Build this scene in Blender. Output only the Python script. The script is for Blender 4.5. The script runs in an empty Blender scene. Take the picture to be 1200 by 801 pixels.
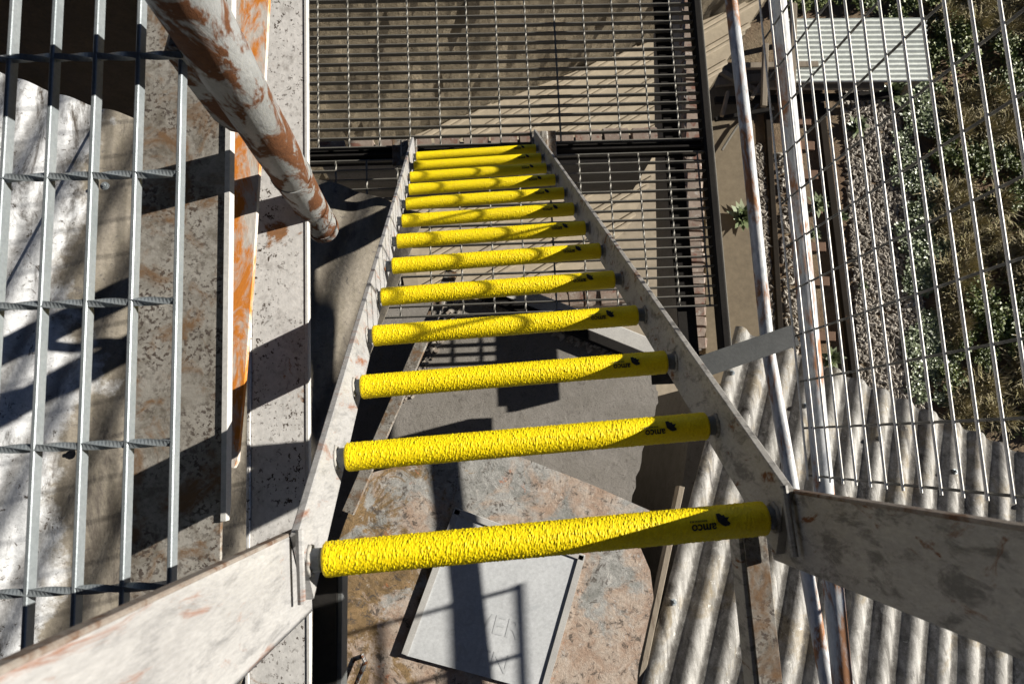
import bpy, bmesh, math, random
from mathutils import Vector, Matrix, noise
random.seed(7)
sc = bpy.context.scene
COL = sc.collection
R = math.radians
H = 12.0            # height of the photographer's eye above the garden; scene code below works relative to the eye

# ------------------------------------------------------------------ camera, sky, sun, exposure
FPX = 828.0
MC = Matrix(((0.99825785, -0.04463302, 0.03858966),
             (-0.03878587, -0.98926932, -0.14086115),
             (0.04446262, 0.13911901, -0.989277)))      # world -> camera (x right, y down, z ahead)
cam = bpy.data.cameras.new("camera")
cam.sensor_width = 36.0
cam.lens = FPX / 1200 * 36
cam.clip_start = 0.02
cam.clip_end = 2000
cam.dof.use_dof = True
cam.dof.focus_distance = 1.7
cam.dof.aperture_fstop = cam.lens / 1.5
camo = bpy.data.objects.new("camera", cam)
COL.objects.link(camo)
rx, ry, rz = MC[0], MC[1], MC[2]
rotm = Matrix((rx, -ry, -rz)).transposed()
camo.matrix_world = Matrix.Translation((0, 0, H)) @ rotm.to_4x4()
sc.camera = camo

SUN = Vector((1.0, 0.21, 0.37)).normalized()            # towards the sun
elev = math.asin(SUN.z)
world = bpy.data.worlds.new("World")
sc.world = world
world.use_nodes = True
wn = world.node_tree.nodes
bg = wn["Background"]
sky = wn.new("ShaderNodeTexSky")
sky.sky_type = 'NISHITA'
sky.sun_disc = False
sky.sun_elevation = elev
sky.sun_rotation = math.atan2(SUN.x, SUN.y)
sky.altitude = 50
sky.dust_density = 0.0
sky.air_density = 0.2
world.node_tree.links.new(sky.outputs[0], bg.inputs[0])
bg.inputs[1].default_value = 0.05
sl = bpy.data.lights.new("sun", 'SUN')
sl.energy = 5.0
sl.angle = R(0.5)
sl.color = (1.0, 0.945, 0.86)
so = bpy.data.objects.new("sun", sl)
COL.objects.link(so)
so.location = (30, 3, H + 20)
so.rotation_euler = SUN.to_track_quat('Z', 'Y').to_euler()
sc.view_settings.view_transform = 'Standard'
sc.view_settings.look = 'None'
sc.view_settings.gamma = 1
sc.view_settings.exposure = 1.1
sc.cycles.max_bounces = 6
sc.cycles.diffuse_bounces = 2
sc.cycles.use_denoising = True

# ------------------------------------------------------------------ helpers
def at(px, py, z):
    """where the sight line through a point of the photograph meets the level z (relative to the eye)"""
    c = Vector(((px - 600) / FPX, (py - 400.5) / FPX, 1.0))
    d = MC.transposed() @ c
    return d * (z / d.z)

ORG = {}
V = Vector

class MB:
    def __init__(s):
        s.v = []; s.f = []; s.att = []
    def add(s, vs, fs):
        o = len(s.v)
        s.v += [tuple(v) for v in vs]
        s.f += [tuple(i + o for i in f) for f in fs]
        return s
    def box(s, c, size, ax=None):
        """centre, full sizes, optional axes (3 unit vectors)"""
        c = V(c); ax = ax or (V((1, 0, 0)), V((0, 1, 0)), V((0, 0, 1)))
        h = [x / 2 for x in size]
        vs = [c + ax[0] * (h[0] * i) + ax[1] * (h[1] * j) + ax[2] * (h[2] * k)
              for i in (-1, 1) for j in (-1, 1) for k in (-1, 1)]
        return s.add(vs, [(0, 1, 3, 2), (4, 6, 7, 5), (0, 4, 5, 1), (2, 3, 7, 6), (0, 2, 6, 4), (1, 5, 7, 3)])
    def bbox(s, c, size, ax=None, b=.002):
        """box with chamfered long edges"""
        c = V(c); ax = ax or (V((1, 0, 0)), V((0, 1, 0)), V((0, 0, 1)))
        h = [x / 2 for x in size]
        ring = [(-h[0] + b, -h[2]), (h[0] - b, -h[2]), (h[0], -h[2] + b), (h[0], h[2] - b), (h[0] - b, h[2]), (-h[0] + b, h[2]), (-h[0], h[2] - b), (-h[0], -h[2] + b)]
        vs = [c + ax[0] * x + ax[2] * z + ax[1] * y for y in (-h[1], h[1]) for x, z in ring]
        fs = [(i, (i + 1) % 8, 8 + (i + 1) % 8, 8 + i) for i in range(8)] + [tuple(range(7, -1, -1)), tuple(range(8, 16))]
        return s.add(vs, fs)
    def tube(s, pts, r, n=12, caps=True):
        pts = [V(p) for p in pts]
        rs = r if isinstance(r, (list, tuple)) else [r] * len(pts)
        up = None; rings = []
        for i, p in enumerate(pts):
            t = (pts[min(i + 1, len(pts) - 1)] - pts[max(i - 1, 0)]).normalized()
            if up is None:
                up = V((0, 0, 1)) if abs(t.z) < .9 else V((1, 0, 0))
            a = t.cross(up).normalized(); b = a.cross(t).normalized(); up = b
            rings.append([p + (a * math.cos(2 * math.pi * k / n) + b * math.sin(2 * math.pi * k / n)) * rs[i] for k in range(n)])
        vs = [q for r_ in rings for q in r_]
        fs = []
        for i in range(len(pts) - 1):
            for k in range(n):
                fs.append((i * n + k, i * n + (k + 1) % n, (i + 1) * n + (k + 1) % n, (i + 1) * n + k))
        if caps:
            fs.append(tuple(range(n - 1, -1, -1)))
            fs.append(tuple((len(pts) - 1) * n + k for k in range(n)))
        return s.add(vs, fs)
    def prism(s, poly, d):
        """polygon (3D, planar) pushed along vector d"""
        n = len(poly); d = V(d); poly = [V(p) for p in poly]
        vs = poly + [p + d for p in poly]
        fs = [(i, (i + 1) % n, n + (i + 1) % n, n + i) for i in range(n)] + [tuple(range(n - 1, -1, -1)), tuple(range(n, 2 * n))]
        return s.add(vs, fs)
    def mesh(s, name, mat, org=V((0, 0, 0)), smooth=False):
        me = bpy.data.meshes.new(name)
        me.from_pydata([tuple(V(v) - org) for v in s.v], [], s.f)
        bm = bmesh.new(); bm.from_mesh(me)
        bmesh.ops.recalc_face_normals(bm, faces=bm.faces)
        bm.to_mesh(me); bm.free()
        if smooth:
            me.polygons.foreach_set('use_smooth', [True] * len(me.polygons))
            if smooth != 'all':
                me.set_sharp_from_angle(angle=R(40))
        if mat: me.materials.append(mat)
        if s.att: me.attributes.new('crest', 'FLOAT', 'POINT').data.foreach_set('value', s.att)
        return me
    def build(s, name, mat, parent=None, smooth=False, org=None):
        if parent is not None:
            o_ = ORG[parent]
        else:
            if org is None:
                xs = [v[0] for v in s.v]; ys = [v[1] for v in s.v]; zs = [v[2] for v in s.v]
                org = V(((min(xs) + max(xs)) / 2, (min(ys) + max(ys)) / 2, min(zs)))
            o_ = V(org)
        me = s.mesh(name, mat, o_, smooth)
        o = bpy.data.objects.new(name, me)
        COL.objects.link(o)
        ORG[o] = o_
        if parent is not None: o.parent = parent
        else: o.location = o_ + V((0, 0, H))
        return o

def link_mesh(name, me, parent, loc, rot=None):
    """a part that shares mesh data; loc relative to the eye frame"""
    o = bpy.data.objects.new(name, me)
    COL.objects.link(o); o.parent = parent
    o.location = V(loc) - ORG[parent]
    if rot: o.rotation_euler = rot
    ORG[o] = ORG[parent]
    return o

def tag(o, label, cat, group=None):
    o['label'] = label; o['category'] = cat
    if group: o['group'] = group
    return o
def thing(name, label, cat, org, group=None):
    o = bpy.data.objects.new(name, None); COL.objects.link(o)
    o.empty_display_size = .05
    o.location = V(org) + V((0, 0, H)); ORG[o] = V(org)
    return tag(o, label, cat, group)
def struct(o, label=None):
    o['kind'] = 'structure'
    if label: o['label'] = label
    return o

# ------------------------------------------------------------------ materials
class NT:
    def __init__(s, name):
        s.m = bpy.data.materials.new(name); s.m.use_nodes = True
        s.t = s.m.node_tree; s.n = s.t.nodes; s.b = s.n["Principled BSDF"]
        tc = s.n.new("ShaderNodeTexCoord"); oi = s.n.new("ShaderNodeObjectInfo")
        ad = s.n.new("ShaderNodeVectorMath"); ad.operation = 'MULTIPLY_ADD'
        cb = s.n.new("ShaderNodeCombineXYZ")
        for i in range(3): s.t.links.new(oi.outputs['Random'], cb.inputs[i])
        ad.inputs[1].default_value = (17, 23, 31)
        s.t.links.new(cb.outputs[0], ad.inputs[0]); s.t.links.new(tc.outputs['Object'], ad.inputs[2])
        s.co = ad.outputs[0]; s.raw = tc.outputs['Object']; s.rnd = oi.outputs['Random']
    def L(s, a, b): s.t.links.new(a, b)
    def map(s, scale=(1, 1, 1), rot=(0, 0, 0), raw=False):
        m = s.n.new("ShaderNodeMapping"); m.inputs['Scale'].default_value = scale; m.inputs['Rotation'].default_value = rot
        s.L(s.raw if raw else s.co, m.inputs[0]); return m.outputs[0]
    def noise(s, scale, detail=6, rough=.6, vec=None, dist=0.0):
        n = s.n.new("ShaderNodeTexNoise"); n.inputs['Scale'].default_value = scale; n.inputs['Detail'].default_value = detail
        n.inputs['Roughness'].default_value = rough; n.inputs['Distortion'].default_value = dist
        s.L(vec or s.co, n.inputs['Vector']); return n.outputs['Fac']
    def voro(s, scale, vec=None, out='Distance'):
        n = s.n.new("ShaderNodeTexVoronoi"); n.inputs['Scale'].default_value = scale
        s.L(vec or s.co, n.inputs['Vector']); return n.outputs[out]
    def ramp(s, fac, a, b):
        n = s.n.new("ShaderNodeMapRange"); n.inputs['From Min'].default_value = a; n.inputs['From Max'].default_value = b
        n.clamp = True; s.L(fac, n.inputs['Value']); return n.outputs[0]
    def mul(s, a, b):
        n = s.n.new("ShaderNodeMath"); n.operation = 'MULTIPLY'
        s.L(a, n.inputs[0])
        if isinstance(b, (int, float)): n.inputs[1].default_value = b
        else: s.L(b, n.inputs[1])
        return n.outputs[0]
    def mix(s, fac, a, b, mode='MIX'):
        n = s.n.new("ShaderNodeMix"); n.data_type = 'RGBA'; n.blend_type = mode
        for v, i in ((fac, 0), (a, 6), (b, 7)):
            if isinstance(v, (int, float)): n.inputs[i].default_value = v
            elif isinstance(v, tuple): n.inputs[i].default_value = (*v, 1)
            else: s.L(v, n.inputs[i])
        return n.outputs[2]
    def bump(s, fac, strength=.3, dist=.005, prev=None):
        n = s.n.new("ShaderNodeBump"); n.inputs['Strength'].default_value = strength; n.inputs['Distance'].default_value = dist
        s.L(fac, n.inputs['Height'])
        if prev: s.L(prev, n.inputs['Normal'])
        return n.outputs[0]
    def out(s, color=None, rough=.6, metal=0., normal=None, spec=.5):
        if color is not None:
            if isinstance(color, tuple): s.b.inputs['Base Color'].default_value = (*color, 1)
            else: s.L(color, s.b.inputs['Base Color'])
        if isinstance(rough, (int, float)): s.b.inputs['Roughness'].default_value = rough
        else: s.L(rough, s.b.inputs['Roughness'])
        if isinstance(metal, (int, float)): s.b.inputs['Metallic'].default_value = metal
        else: s.L(metal, s.b.inputs['Metallic'])
        s.b.inputs['Specular IOR Level'].default_value = spec
        if normal: s.L(normal, s.b.inputs['Normal'])
        return s.m

def weathered(name, base, base2, rust=(.20, .07, .022), rust2=(.07, .03, .014), rust_at=(.56, .64), scale=14,
              dirt=(.06, .05, .04), dirt_at=(.6, .72), specks=None, speck_scale=90, rough=.55, metal=0., stretch=(1, 1, 1), bump=.35, spec=.18):
    k = NT(name)
    vec = k.map(stretch)
    tone = k.noise(scale * .5, 8, .65, vec)
    c = k.mix(k.ramp(tone, .32, .68), base, base2)
    fine = k.noise(scale * 9, 5, .7, vec)
    c = k.mix(.6, c, k.mix(fine, (.35, .35, .35), (1.55, 1.55, 1.55)), 'MULTIPLY')
    d = k.noise(scale * 1.7, 10, .72, vec, .4)
    c = k.mix(k.mul(k.ramp(d, *dirt_at), .75), c, dirt)
    if specks:
        sp = k.ramp(k.noise(speck_scale, 4, .65, vec), specks[1], specks[1] + .03)
        sp = k.mul(sp, k.ramp(k.noise(scale * .9, 4, .6, vec), .38, .56))
        c = k.mix(sp, c, specks[0])
    r = k.noise(scale, 10, .68, vec, .6)
    rf = k.ramp(r, *rust_at)
    rc = k.mix(k.noise(scale * 6, 6, .7), rust2, rust)
    c = k.mix(rf, c, rc)
    nb = k.bump(r, bump, .004)
    nb = k.bump(fine, bump * .6, .0015, nb)
    ro = k.n.new("ShaderNodeMapRange"); k.L(rf, ro.inputs[0]); ro.inputs[3].default_value = rough; ro.inputs[4].default_value = .85
    mt = k.mul(k.ramp(rf, 1, 0), metal)
    return k.out(c, ro.outputs[0], mt, nb, spec)

M = {}
M['rung_steel'] = weathered('galvanised_rung', (.16, .18, .20), (.22, .24, .26), rust_at=(.70, .76), scale=25, rough=.4, metal=.3)
M['stringer'] = weathered('worn_grey_paint', (.33, .325, .315), (.25, .246, .24), rust=(.24, .10, .045), rust2=(.12, .05, .028), rust_at=(.56, .70), scale=17,
                          dirt=(.12, .12, .12), dirt_at=(.52, .70), stretch=(1, 2.6, .55), rough=.5)
M['stringer_dark'] = weathered('worn_grey_paint_scuffed', (.36, .345, .315), (.27, .26, .24), rust=(.20, .085, .035), rust2=(.08, .04, .022), rust_at=(.585, .65), scale=14,
                          dirt=(.075, .072, .07), dirt_at=(.51, .62), stretch=(1, 2.2, .9), rough=.5)
M['rust_edge'] = weathered('rusty_worn_edge', (.24, .215, .185), (.17, .14, .115), rust=(.13, .075, .045), rust_at=(.5, .62), scale=30, dirt=(.07, .06, .05), rough=.8)
M['galv'] = weathered('galvanised_steel', (.20, .226, .24), (.265, .288, .298), rust_at=(.74, .8), scale=30, dirt=(.18, .18, .18), dirt_at=(.6, .75), rough=.42, metal=.35, bump=.15)
M['galv_dull'] = weathered('dull_galvanised_steel', (.13, .125, .11), (.19, .18, .155), rust_at=(.72, .8), scale=30, dirt=(.16, .15, .13), dirt_at=(.6, .75), rough=.5, metal=.2, bump=.15)
M['dark_steel'] = weathered('dark_painted_steel', (.018, .017, .016), (.026, .024, .022), rust=(.05, .03, .02), rust_at=(.68, .76), scale=14, dirt=(.01, .01, .01), rough=.9, spec=.03)
M['mid_steel'] = weathered('grey_bracket_steel', (.065, .068, .068), (.095, .098, .095), rust=(.10, .06, .035), rust_at=(.64, .74), scale=12, dirt=(.05, .05, .047), rough=.5)
M['pole'] = weathered('peeling_rusty_pipe', (.27, .275, .27), (.18, .185, .18), rust=(.15, .06, .022), rust2=(.04, .017, .010), rust_at=(.475, .54), scale=26,
                      dirt=(.3, .22, .14), dirt_at=(.62, .75), stretch=(1, 1, .42), rough=.45, bump=.7)
M['white_pipe'] = weathered('chipped_white_pipe', (.56, .56, .54), (.40, .43, .46), rust=(.36, .18, .09), rust2=(.22, .11, .06), rust_at=(.485, .58), scale=15,
                      dirt=(.22, .24, .27), dirt_at=(.5, .6), stretch=(1, .3, 1), rough=.4, bump=.25)
M['wire'] = weathered('white_coated_wire', (.84, .82, .76), (.74, .72, .66), rust=(.6, .5, .2), rust_at=(.7, .8), scale=18, dirt=(.45, .42, .36), rough=.4, bump=.1)
M['shaded_wire'] = weathered('shaded_coated_wire', (.10, .10, .09), (.14, .135, .12), rust_at=(.7, .8), scale=18, dirt=(.05, .05, .045), rough=.6, bump=.1)  # dark colour carries the shade of the backlit upright wires
M['speckled'] = weathered('speckled_old_galvanising', (.30, .285, .255), (.19, .175, .15), rust=(.19, .11, .055), rust2=(.09, .06, .038), rust_at=(.50, .62), scale=15,
                          dirt=(.10, .085, .065), dirt_at=(.49, .62), specks=((.065, .052, .044), .535), speck_scale=170, rough=.6, bump=.4)
M['plank'] = weathered('speckled_white_channel', (.58, .565, .54), (.46, .45, .43), rust=(.34, .17, .07), rust2=(.12, .06, .035), rust_at=(.61, .66), scale=12,
                       dirt=(.24, .22, .20), dirt_at=(.55, .70), specks=((.06, .045, .035), .575), speck_scale=150, stretch=(1, .8, 1), rough=.55, bump=.3)
M['orange'] = weathered('orange_rust_on_white', (.52, .49, .45), (.46, .41, .35), rust=(.62, .23, .03), rust2=(.42, .13, .025), rust_at=(.46, .56), scale=19,
                        dirt=(.5, .3, .15), dirt_at=(.55, .7), stretch=(1.4, .5, 1), rough=.6)
M['conc'] = weathered('grey_concrete', (.245, .228, .205), (.19, .176, .155), rust=(.30, .275, .235), rust2=(.18, .165, .14), rust_at=(.62, .70), scale=19, dirt=(.10, .09, .078), dirt_at=(.56, .68),
                      specks=((.08, .07, .062), .62), speck_scale=150, rough=.9, bump=.7)
M['conc_tan'] = weathered('tan_concrete', (.19, .155, .105), (.15, .122, .085), rust=(.20, .16, .11), rust2=(.15, .12, .08), rust_at=(.6, .7), scale=1.3, dirt=(.16, .13, .09), dirt_at=(.58, .7), rough=.9, bump=.3)
M['yard'] = weathered('pale_yard_concrete', (.34, .29, .22), (.28, .24, .18), rust=(.2, .16, .11), rust2=(.14, .11, .08), rust_at=(.62, .7), scale=1.5, dirt=(.2, .17, .12), dirt_at=(.6, .7), rough=.9)
M['board_white'] = weathered('white_sheet_metal', (.58, .595, .60), (.51, .525, .53), rust_at=(.78, .85), scale=9, dirt=(.42, .44, .45), dirt_at=(.6, .72), specks=((.25, .22, .2), .72), speck_scale=60, rough=.45, bump=.12)
M['lip_white'] = weathered('white_folded_edge', (.50, .49, .46), (.42, .41, .39), rust=(.3, .15, .08), rust_at=(.68, .74), scale=20, dirt=(.45, .4, .33), dirt_at=(.66, .78), rough=.45, bump=.1)
M['timber'] = weathered('weathered_timber', (.26, .22, .17), (.20, .17, .13), rust=(.14, .10, .07), rust2=(.08, .06, .045), rust_at=(.58, .66), scale=6, dirt=(.08, .065, .05), stretch=(6, .6, 6), rough=.9)
M['brown_timber'] = weathered('brown_timber', (.20, .105, .075), (.15, .08, .06), rust=(.30, .26, .2), rust2=(.2, .17, .14), rust_at=(.6, .64), scale=6, dirt=(.07, .05, .04), rough=.9)
M['pale_roof'] = weathered('cream_ribbed_steel', (.41, .35, .26), (.34, .29, .215), rust=(.35, .27, .18), rust_at=(.7, .8), scale=1.2, dirt=(.3, .26, .2), dirt_at=(.6, .72), rough=.5, bump=.1)
M['white_roof'] = weathered('pale_corrugated_steel', (.66, .69, .65), (.60, .63, .59), rust_at=(.8, .9), scale=1.2, dirt=(.4, .42, .4), dirt_at=(.64, .75), rough=.75, bump=.05, spec=.2)
M['brick'] = weathered('limewashed_brick', (.30, .245, .20), (.20, .15, .12), rust=(.22, .105, .075), rust2=(.14, .075, .055), rust_at=(.54, .62), scale=16, dirt=(.42, .39, .35), dirt_at=(.56, .64), rough=.9)
M['paver'] = weathered('red_brown_paver', (.17, .105, .072), (.14, .088, .06), rust=(.1, .065, .045), rust_at=(.6, .68), scale=3, dirt=(.1, .075, .055), rough=.95)
M['black_edge'] = weathered('dark_brown_edging', (.02, .017, .014), (.03, .025, .02), rust=(.05, .035, .022), rust_at=(.62, .7), scale=4, dirt=(.015, .012, .01), rough=.9, spec=.03)

def valley_grime_shade(k, c, v, col, amount):
    """grime along the valley bottoms, strengthened to paint in ridge shading"""
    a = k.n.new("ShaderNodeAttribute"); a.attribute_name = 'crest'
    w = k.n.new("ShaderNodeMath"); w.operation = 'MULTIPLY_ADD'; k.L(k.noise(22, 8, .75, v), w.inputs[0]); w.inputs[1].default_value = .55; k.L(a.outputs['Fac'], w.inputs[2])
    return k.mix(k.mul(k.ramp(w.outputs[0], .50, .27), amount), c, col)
def mat_corr():
    k = NT('lichened_asbestos_cement')
    v = k.map((1, .8, 1), (0, 0, .55), raw=True)
    v2 = k.n.new("ShaderNodeMapping"); v2.inputs['Rotation'].default_value = (0, 0, .5); v2.inputs['Scale'].default_value = (1, .16, 1); k.L(k.raw, v2.inputs[0]); v2 = v2.outputs[0]
    st = k.noise(15, 9, .75, v2, .3); bl = k.noise(4.2, 8, .7, k.raw, .5); fi = k.noise(95, 5, .78, k.raw)
    c = k.mix(k.ramp(st, .38, .62), (.15, .144, .13), (.40, .39, .365))
    c = k.mix(k.mul(k.ramp(bl, .52, .64), .6), c, (.20, .155, .085))
    c = k.mix(k.ramp(k.noise(7.5, 10, .75, v2, .4), .54, .66), c, (.055, .05, .045))
    c = k.mix(.7, c, k.mix(fi, (.3, .3, .3), (1.6, 1.6, 1.6)), 'MULTIPLY')
    c = k.mix(k.ramp(k.noise(26, 7, .7, k.raw, .5), .63, .67), c, (.50, .49, .45))
    c = valley_grime_shade(k, c, k.raw, (.04, .036, .032), .85)  # valley grime that also paints shade between the ridges
    return k.out(c, .9, 0, k.bump(fi, .6, .003, k.bump(st, .3, .006)), .25)
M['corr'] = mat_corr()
def mat_corr_left():
    k = NT('whitened_asbestos_cement')
    v = k.map((1, .3, 1), raw=True)
    fi = k.noise(70, 5, .75, k.raw); st = k.noise(13, 8, .7, v); big = k.noise(2.2, 4, .6, k.raw)
    c = k.mix(k.ramp(st, .35, .65), (.15, .132, .10), (.235, .21, .172))
    # flaking white coating on the far left of the sheet
    sx = k.n.new("ShaderNodeSeparateXYZ"); k.L(k.raw, sx.inputs[0])
    a = k.n.new("ShaderNodeMath"); a.operation = 'MULTIPLY_ADD'; k.L(big, a.inputs[0]); a.inputs[1].default_value = -.62; k.L(sx.outputs[0], a.inputs[2])
    b2 = k.n.new("ShaderNodeMath"); b2.operation = 'MULTIPLY_ADD'; k.L(k.noise(11, 8, .7, k.raw), b2.inputs[0]); b2.inputs[1].default_value = -.35; k.L(a.outputs[0], b2.inputs[2])
    coat = k.ramp(b2.outputs[0], -.10, -.18)
    c = k.mix(coat, c, k.mix(k.ramp(k.noise(20, 6, .6, k.raw), .3, .7), (.48, .49, .495), (.62, .63, .635)))
    c = k.mix(.75, c, k.mix(fi, (.3, .3, .3), (1.6, 1.6, 1.6)), 'MULTIPLY')
    c = k.mix(k.ramp(k.noise(34, 8, .75, k.raw, .6), .58, .63), c, (.10, .09, .08))
    c = k.mix(k.ramp(k.noise(9, 9, .75, v, .4), .54, .66), c, (.07, .06, .05))
    c = valley_grime_shade(k, c, k.raw, (.06, .05, .04), .55)
    return k.out(c, .88, 0, k.bump(fi, .5, .003), .25)
M['corr_left'] = mat_corr_left()

def mat_yellow():
    k = NT('yellow_gritty_cover')
    g = k.noise(420, 3, .6, k.raw)
    c = k.mix(k.ramp(g, .3, .7), (.80, .59, .0), (.97, .77, .004))
    c = k.mix(k.mul(k.ramp(k.noise(30, 4, .6), .58, .75), .35), c, (.70, .44, .01))
    return k.out(c, .5, 0, k.bump(g, .5, .0012), .35)
M['yellow'] = mat_yellow()
k = NT('black_print'); M['print'] = k.out((.006, .006, .006), .6)

def mat_rusty_plate():
    k = NT('flaking_painted_plate')
    sx = k.n.new("ShaderNodeSeparateXYZ"); k.L(k.raw, sx.inputs[0])
    def lin(src, a, b):
        n = k.n.new("ShaderNodeMath"); n.operation = 'MULTIPLY_ADD'; k.L(src, n.inputs[0]); n.inputs[1].default_value = a
        if isinstance(b, (int, float)): n.inputs[2].default_value = b
        else: k.L(b, n.inputs[2])
        return n.outputs[0]
    n1 = k.noise(3.0, 10, .70, k.raw, .8); n2 = k.noise(10, 9, .75, k.raw, .5); n3 = k.noise(70, 5, .78, k.raw); n4 = k.noise(5.5, 10, .74, k.raw, .7)
    pink = k.mix(k.ramp(n2, .42, .58), (.37, .265, .195), (.46, .38, .31))
    grey = k.mix(k.ramp(n2, .40, .60), (.235, .235, .215), (.41, .40, .375))
    brown = k.mix(k.ramp(n2, .40, .60), (.135, .09, .042), (.30, .20, .10))
    # old grey paint survives towards the ladder foot, bare rust towards the lower left
    g = lin(sx.outputs[1], .55, lin(n1, 2.2, -1.05)); b = lin(sx.outputs[0], -.75, lin(n4, 2.4, -1.30))
    c = k.mix(k.ramp(g, .08, .26), pink, grey)
    c = k.mix(k.ramp(b, .08, .22), c, brown)
    c = k.mix(k.mul(k.ramp(k.noise(7.5, 9, .72, k.raw, .5), .62, .67), .9), c, (.46, .17, .07))
    c = k.mix(k.mul(k.ramp(k.noise(24, 9, .78, k.raw, .5), .54, .60), .9), c, (.085, .07, .058))
    c = k.mix(k.mul(k.ramp(k.noise(15, 9, .78, k.raw, .5), .57, .64), .75), c, (.53, .50, .46))
    c = k.mix(.75, c, k.mix(n3, (.3, .3, .3), (1.6, 1.6, 1.6)), 'MULTIPLY')
    return k.out(c, .8, 0, k.bump(n2, .6, .008, k.bump(n3, .6, .003)), .3)
M['plate'] = mat_rusty_plate()
def mat_roughcast(name, a, b):
    k = NT(name)
    n = k.noise(2.2, 6, .6, k.raw); f = k.noise(14, 6, .75, k.raw)
    c = k.mix(k.ramp(n, .35, .65), a, b); c = k.mix(.6, c, k.mix(f, (.4, .4, .4), (1.5, 1.5, 1.5)), 'MULTIPLY')
    return k.out(c, .95, 0, k.bump(f, 1., .06), .2)
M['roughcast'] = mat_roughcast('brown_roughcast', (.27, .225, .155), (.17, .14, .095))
M['roughcast_shaded'] = mat_roughcast('shaded_brown_render', (.10, .075, .05), (.07, .055, .037))  # darker copy of the roughcast; the wall's shade is in the colour
def mat_soil():
    k = NT('garden_soil')
    n = k.noise(.8, 6, .6, k.raw); f = k.noise(9, 8, .75, k.raw); g = k.noise(40, 4, .7, k.raw)
    c = k.mix(k.ramp(n, .4, .6), (.15, .10, .062), (.20, .155, .10)); c = k.mix(k.ramp(f, .54, .66), c, (.09, .065, .04))
    c = k.mix(.5, c, k.mix(g, (.4, .4, .4), (1.5, 1.5, 1.5)), 'MULTIPLY')
    return k.out(c, .95, 0, k.bump(f, .8, .05), .2)
M['soil'] = mat_soil()
def mat_rand(name, cols, rough=.8, spec=.3, trans=False):
    """colour varies from leaf to leaf or stone to stone"""
    k = NT(name)
    g = k.n.new("ShaderNodeNewGeometry")
    r = k.n.new("ShaderNodeValToRGB"); r.color_ramp.interpolation = 'LINEAR'
    el = r.color_ramp.elements
    el[0].position = 0; el[0].color = (*cols[0], 1); el[1].position = 1; el[1].color = (*cols[-1], 1)
    for i, c in enumerate(cols[1:-1]):
        e = el.new((i + 1) / (len(cols) - 1)); e.color = (*c, 1)
    k.L(g.outputs['Random Per Island'], r.inputs[0])
    return k.out(r.outputs[0], rough, 0, None, spec)
M['gravel'] = mat_rand('bark_and_gravel', [(.10, .088, .07), (.31, .28, .24), (.20, .175, .14), (.43, .40, .35), (.155, .13, .10)], .9)
M['leaf'] = mat_rand('dark_green_leaves', [(.045, .07, .016), (.11, .145, .038), (.19, .215, .07), (.075, .10, .026)], .5, .4)
M['leaf_grey'] = mat_rand('grey_green_leaves', [(.05, .075, .028), (.12, .15, .06), (.36, .40, .26), (.08, .11, .045), (.20, .24, .12)], .4, .5)
M['straw'] = mat_rand('dry_grass', [(.29, .245, .145), (.37, .32, .20), (.22, .19, .10), (.30, .27, .12)], .8, .2)
M['weed'] = mat_rand('mixed_weeds', [(.08, .12, .04), (.34, .26, .14), (.14, .17, .07), (.24, .17, .09)], .8, .2)

# ------------------------------------------------------------------ GROUND LEVEL (setting)
ZG = -12.0
g = MB(); n = 60
def gz(x, y): return .10 * noise.noise(V((x * .35, y * .35, 3))) if (4.6 < x < 14 and -2 < y < 12) else 0
for j in range(n + 1):
    for i in range(n + 1):
        a = (i / n * 2 - 1); b = (j / n * 2 - 1)
        x = 300 * a * abs(a) ** 1.6; y = 300 * b * abs(b) ** 1.6
        g.v.append((x, y, ZG))
g.f = [(j * (n + 1) + i, j * (n + 1) + i + 1, (j + 1) * (n + 1) + i + 1, (j + 1) * (n + 1) + i) for j in range(n) for i in range(n)]
struct(g.build('ground', M['soil'], org=V((0, 0, ZG))))

def slab(name, pts, z, th, mat):
    m = MB(); m.prism([V((p.x, p.y, z)) for p in pts], (0, 0, -th)); return m.build(name, mat)
yp = [at(440, 160, -9.6), at(775, 160, -9.6), at(798, 470, -9.6), at(500, 470, -9.6)]
struct(slab('yard', yp, -9.6, 2.2, M['yard']))
pp = [at(826, 90, ZG), at(878, 90, ZG), at(902, 450, ZG), at(826, 450, ZG)]
struct(slab('path', pp, ZG + .06, .3, M['conc_tan']))
# brick coloured crossing strips and dark edgings between the beds
def edging(x0, y0, x1, y1, w, h, label):
    a = at(x0, y0, ZG); b = at(x1, y1, ZG); a.z = b.z = ZG + h / 2
    d = (b - a); L = d.length; d.normalize(); s = V((-d.y, d.x, 0))
    m = MB(); m.bbox((a + b) / 2, (w, L, h), (s, d, V((0, 0, 1))), .01)
    return tag(m.build('garden_edging', M['black_edge']), label, 'garden edging', 'dark edgings along the garden beds')
edging(898, 130, 918, 470, .10, .07, 'dark timber edging close to the concrete path, left of the pair')
edging(956, 100, 1003, 470, .13, .10, 'long dark timber edging between the brick pavers and the gravel bed, right of the pair')
for i, (px, py) in enumerate([(938, 143), (942, 172), (946, 206), (951, 246), (955, 290), (959, 330), (966, 394)]):
    c = at(px, py, ZG); c.z = ZG + .03
    m = MB(); yaw = -.08 + .05 * random.random(); ca, sa = math.cos(yaw), math.sin(yaw)
    m.bbox(c, (.34, .16, .08), (V((ca, sa, 0)), V((-sa, ca, 0)), V((0, 0, 1))), .012)
    tag(m.build('paver', M['paver']), 'red brown paver in the soil strip, ' +
        ['first from the white roof', 'second from the white roof', 'third from the white roof', 'fourth from the white roof', 'fifth from the white roof', 'sixth from the white roof', 'nearest the grey corrugated roof'][i],
        'paver', 'brick pavers between the garden edgings')

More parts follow.
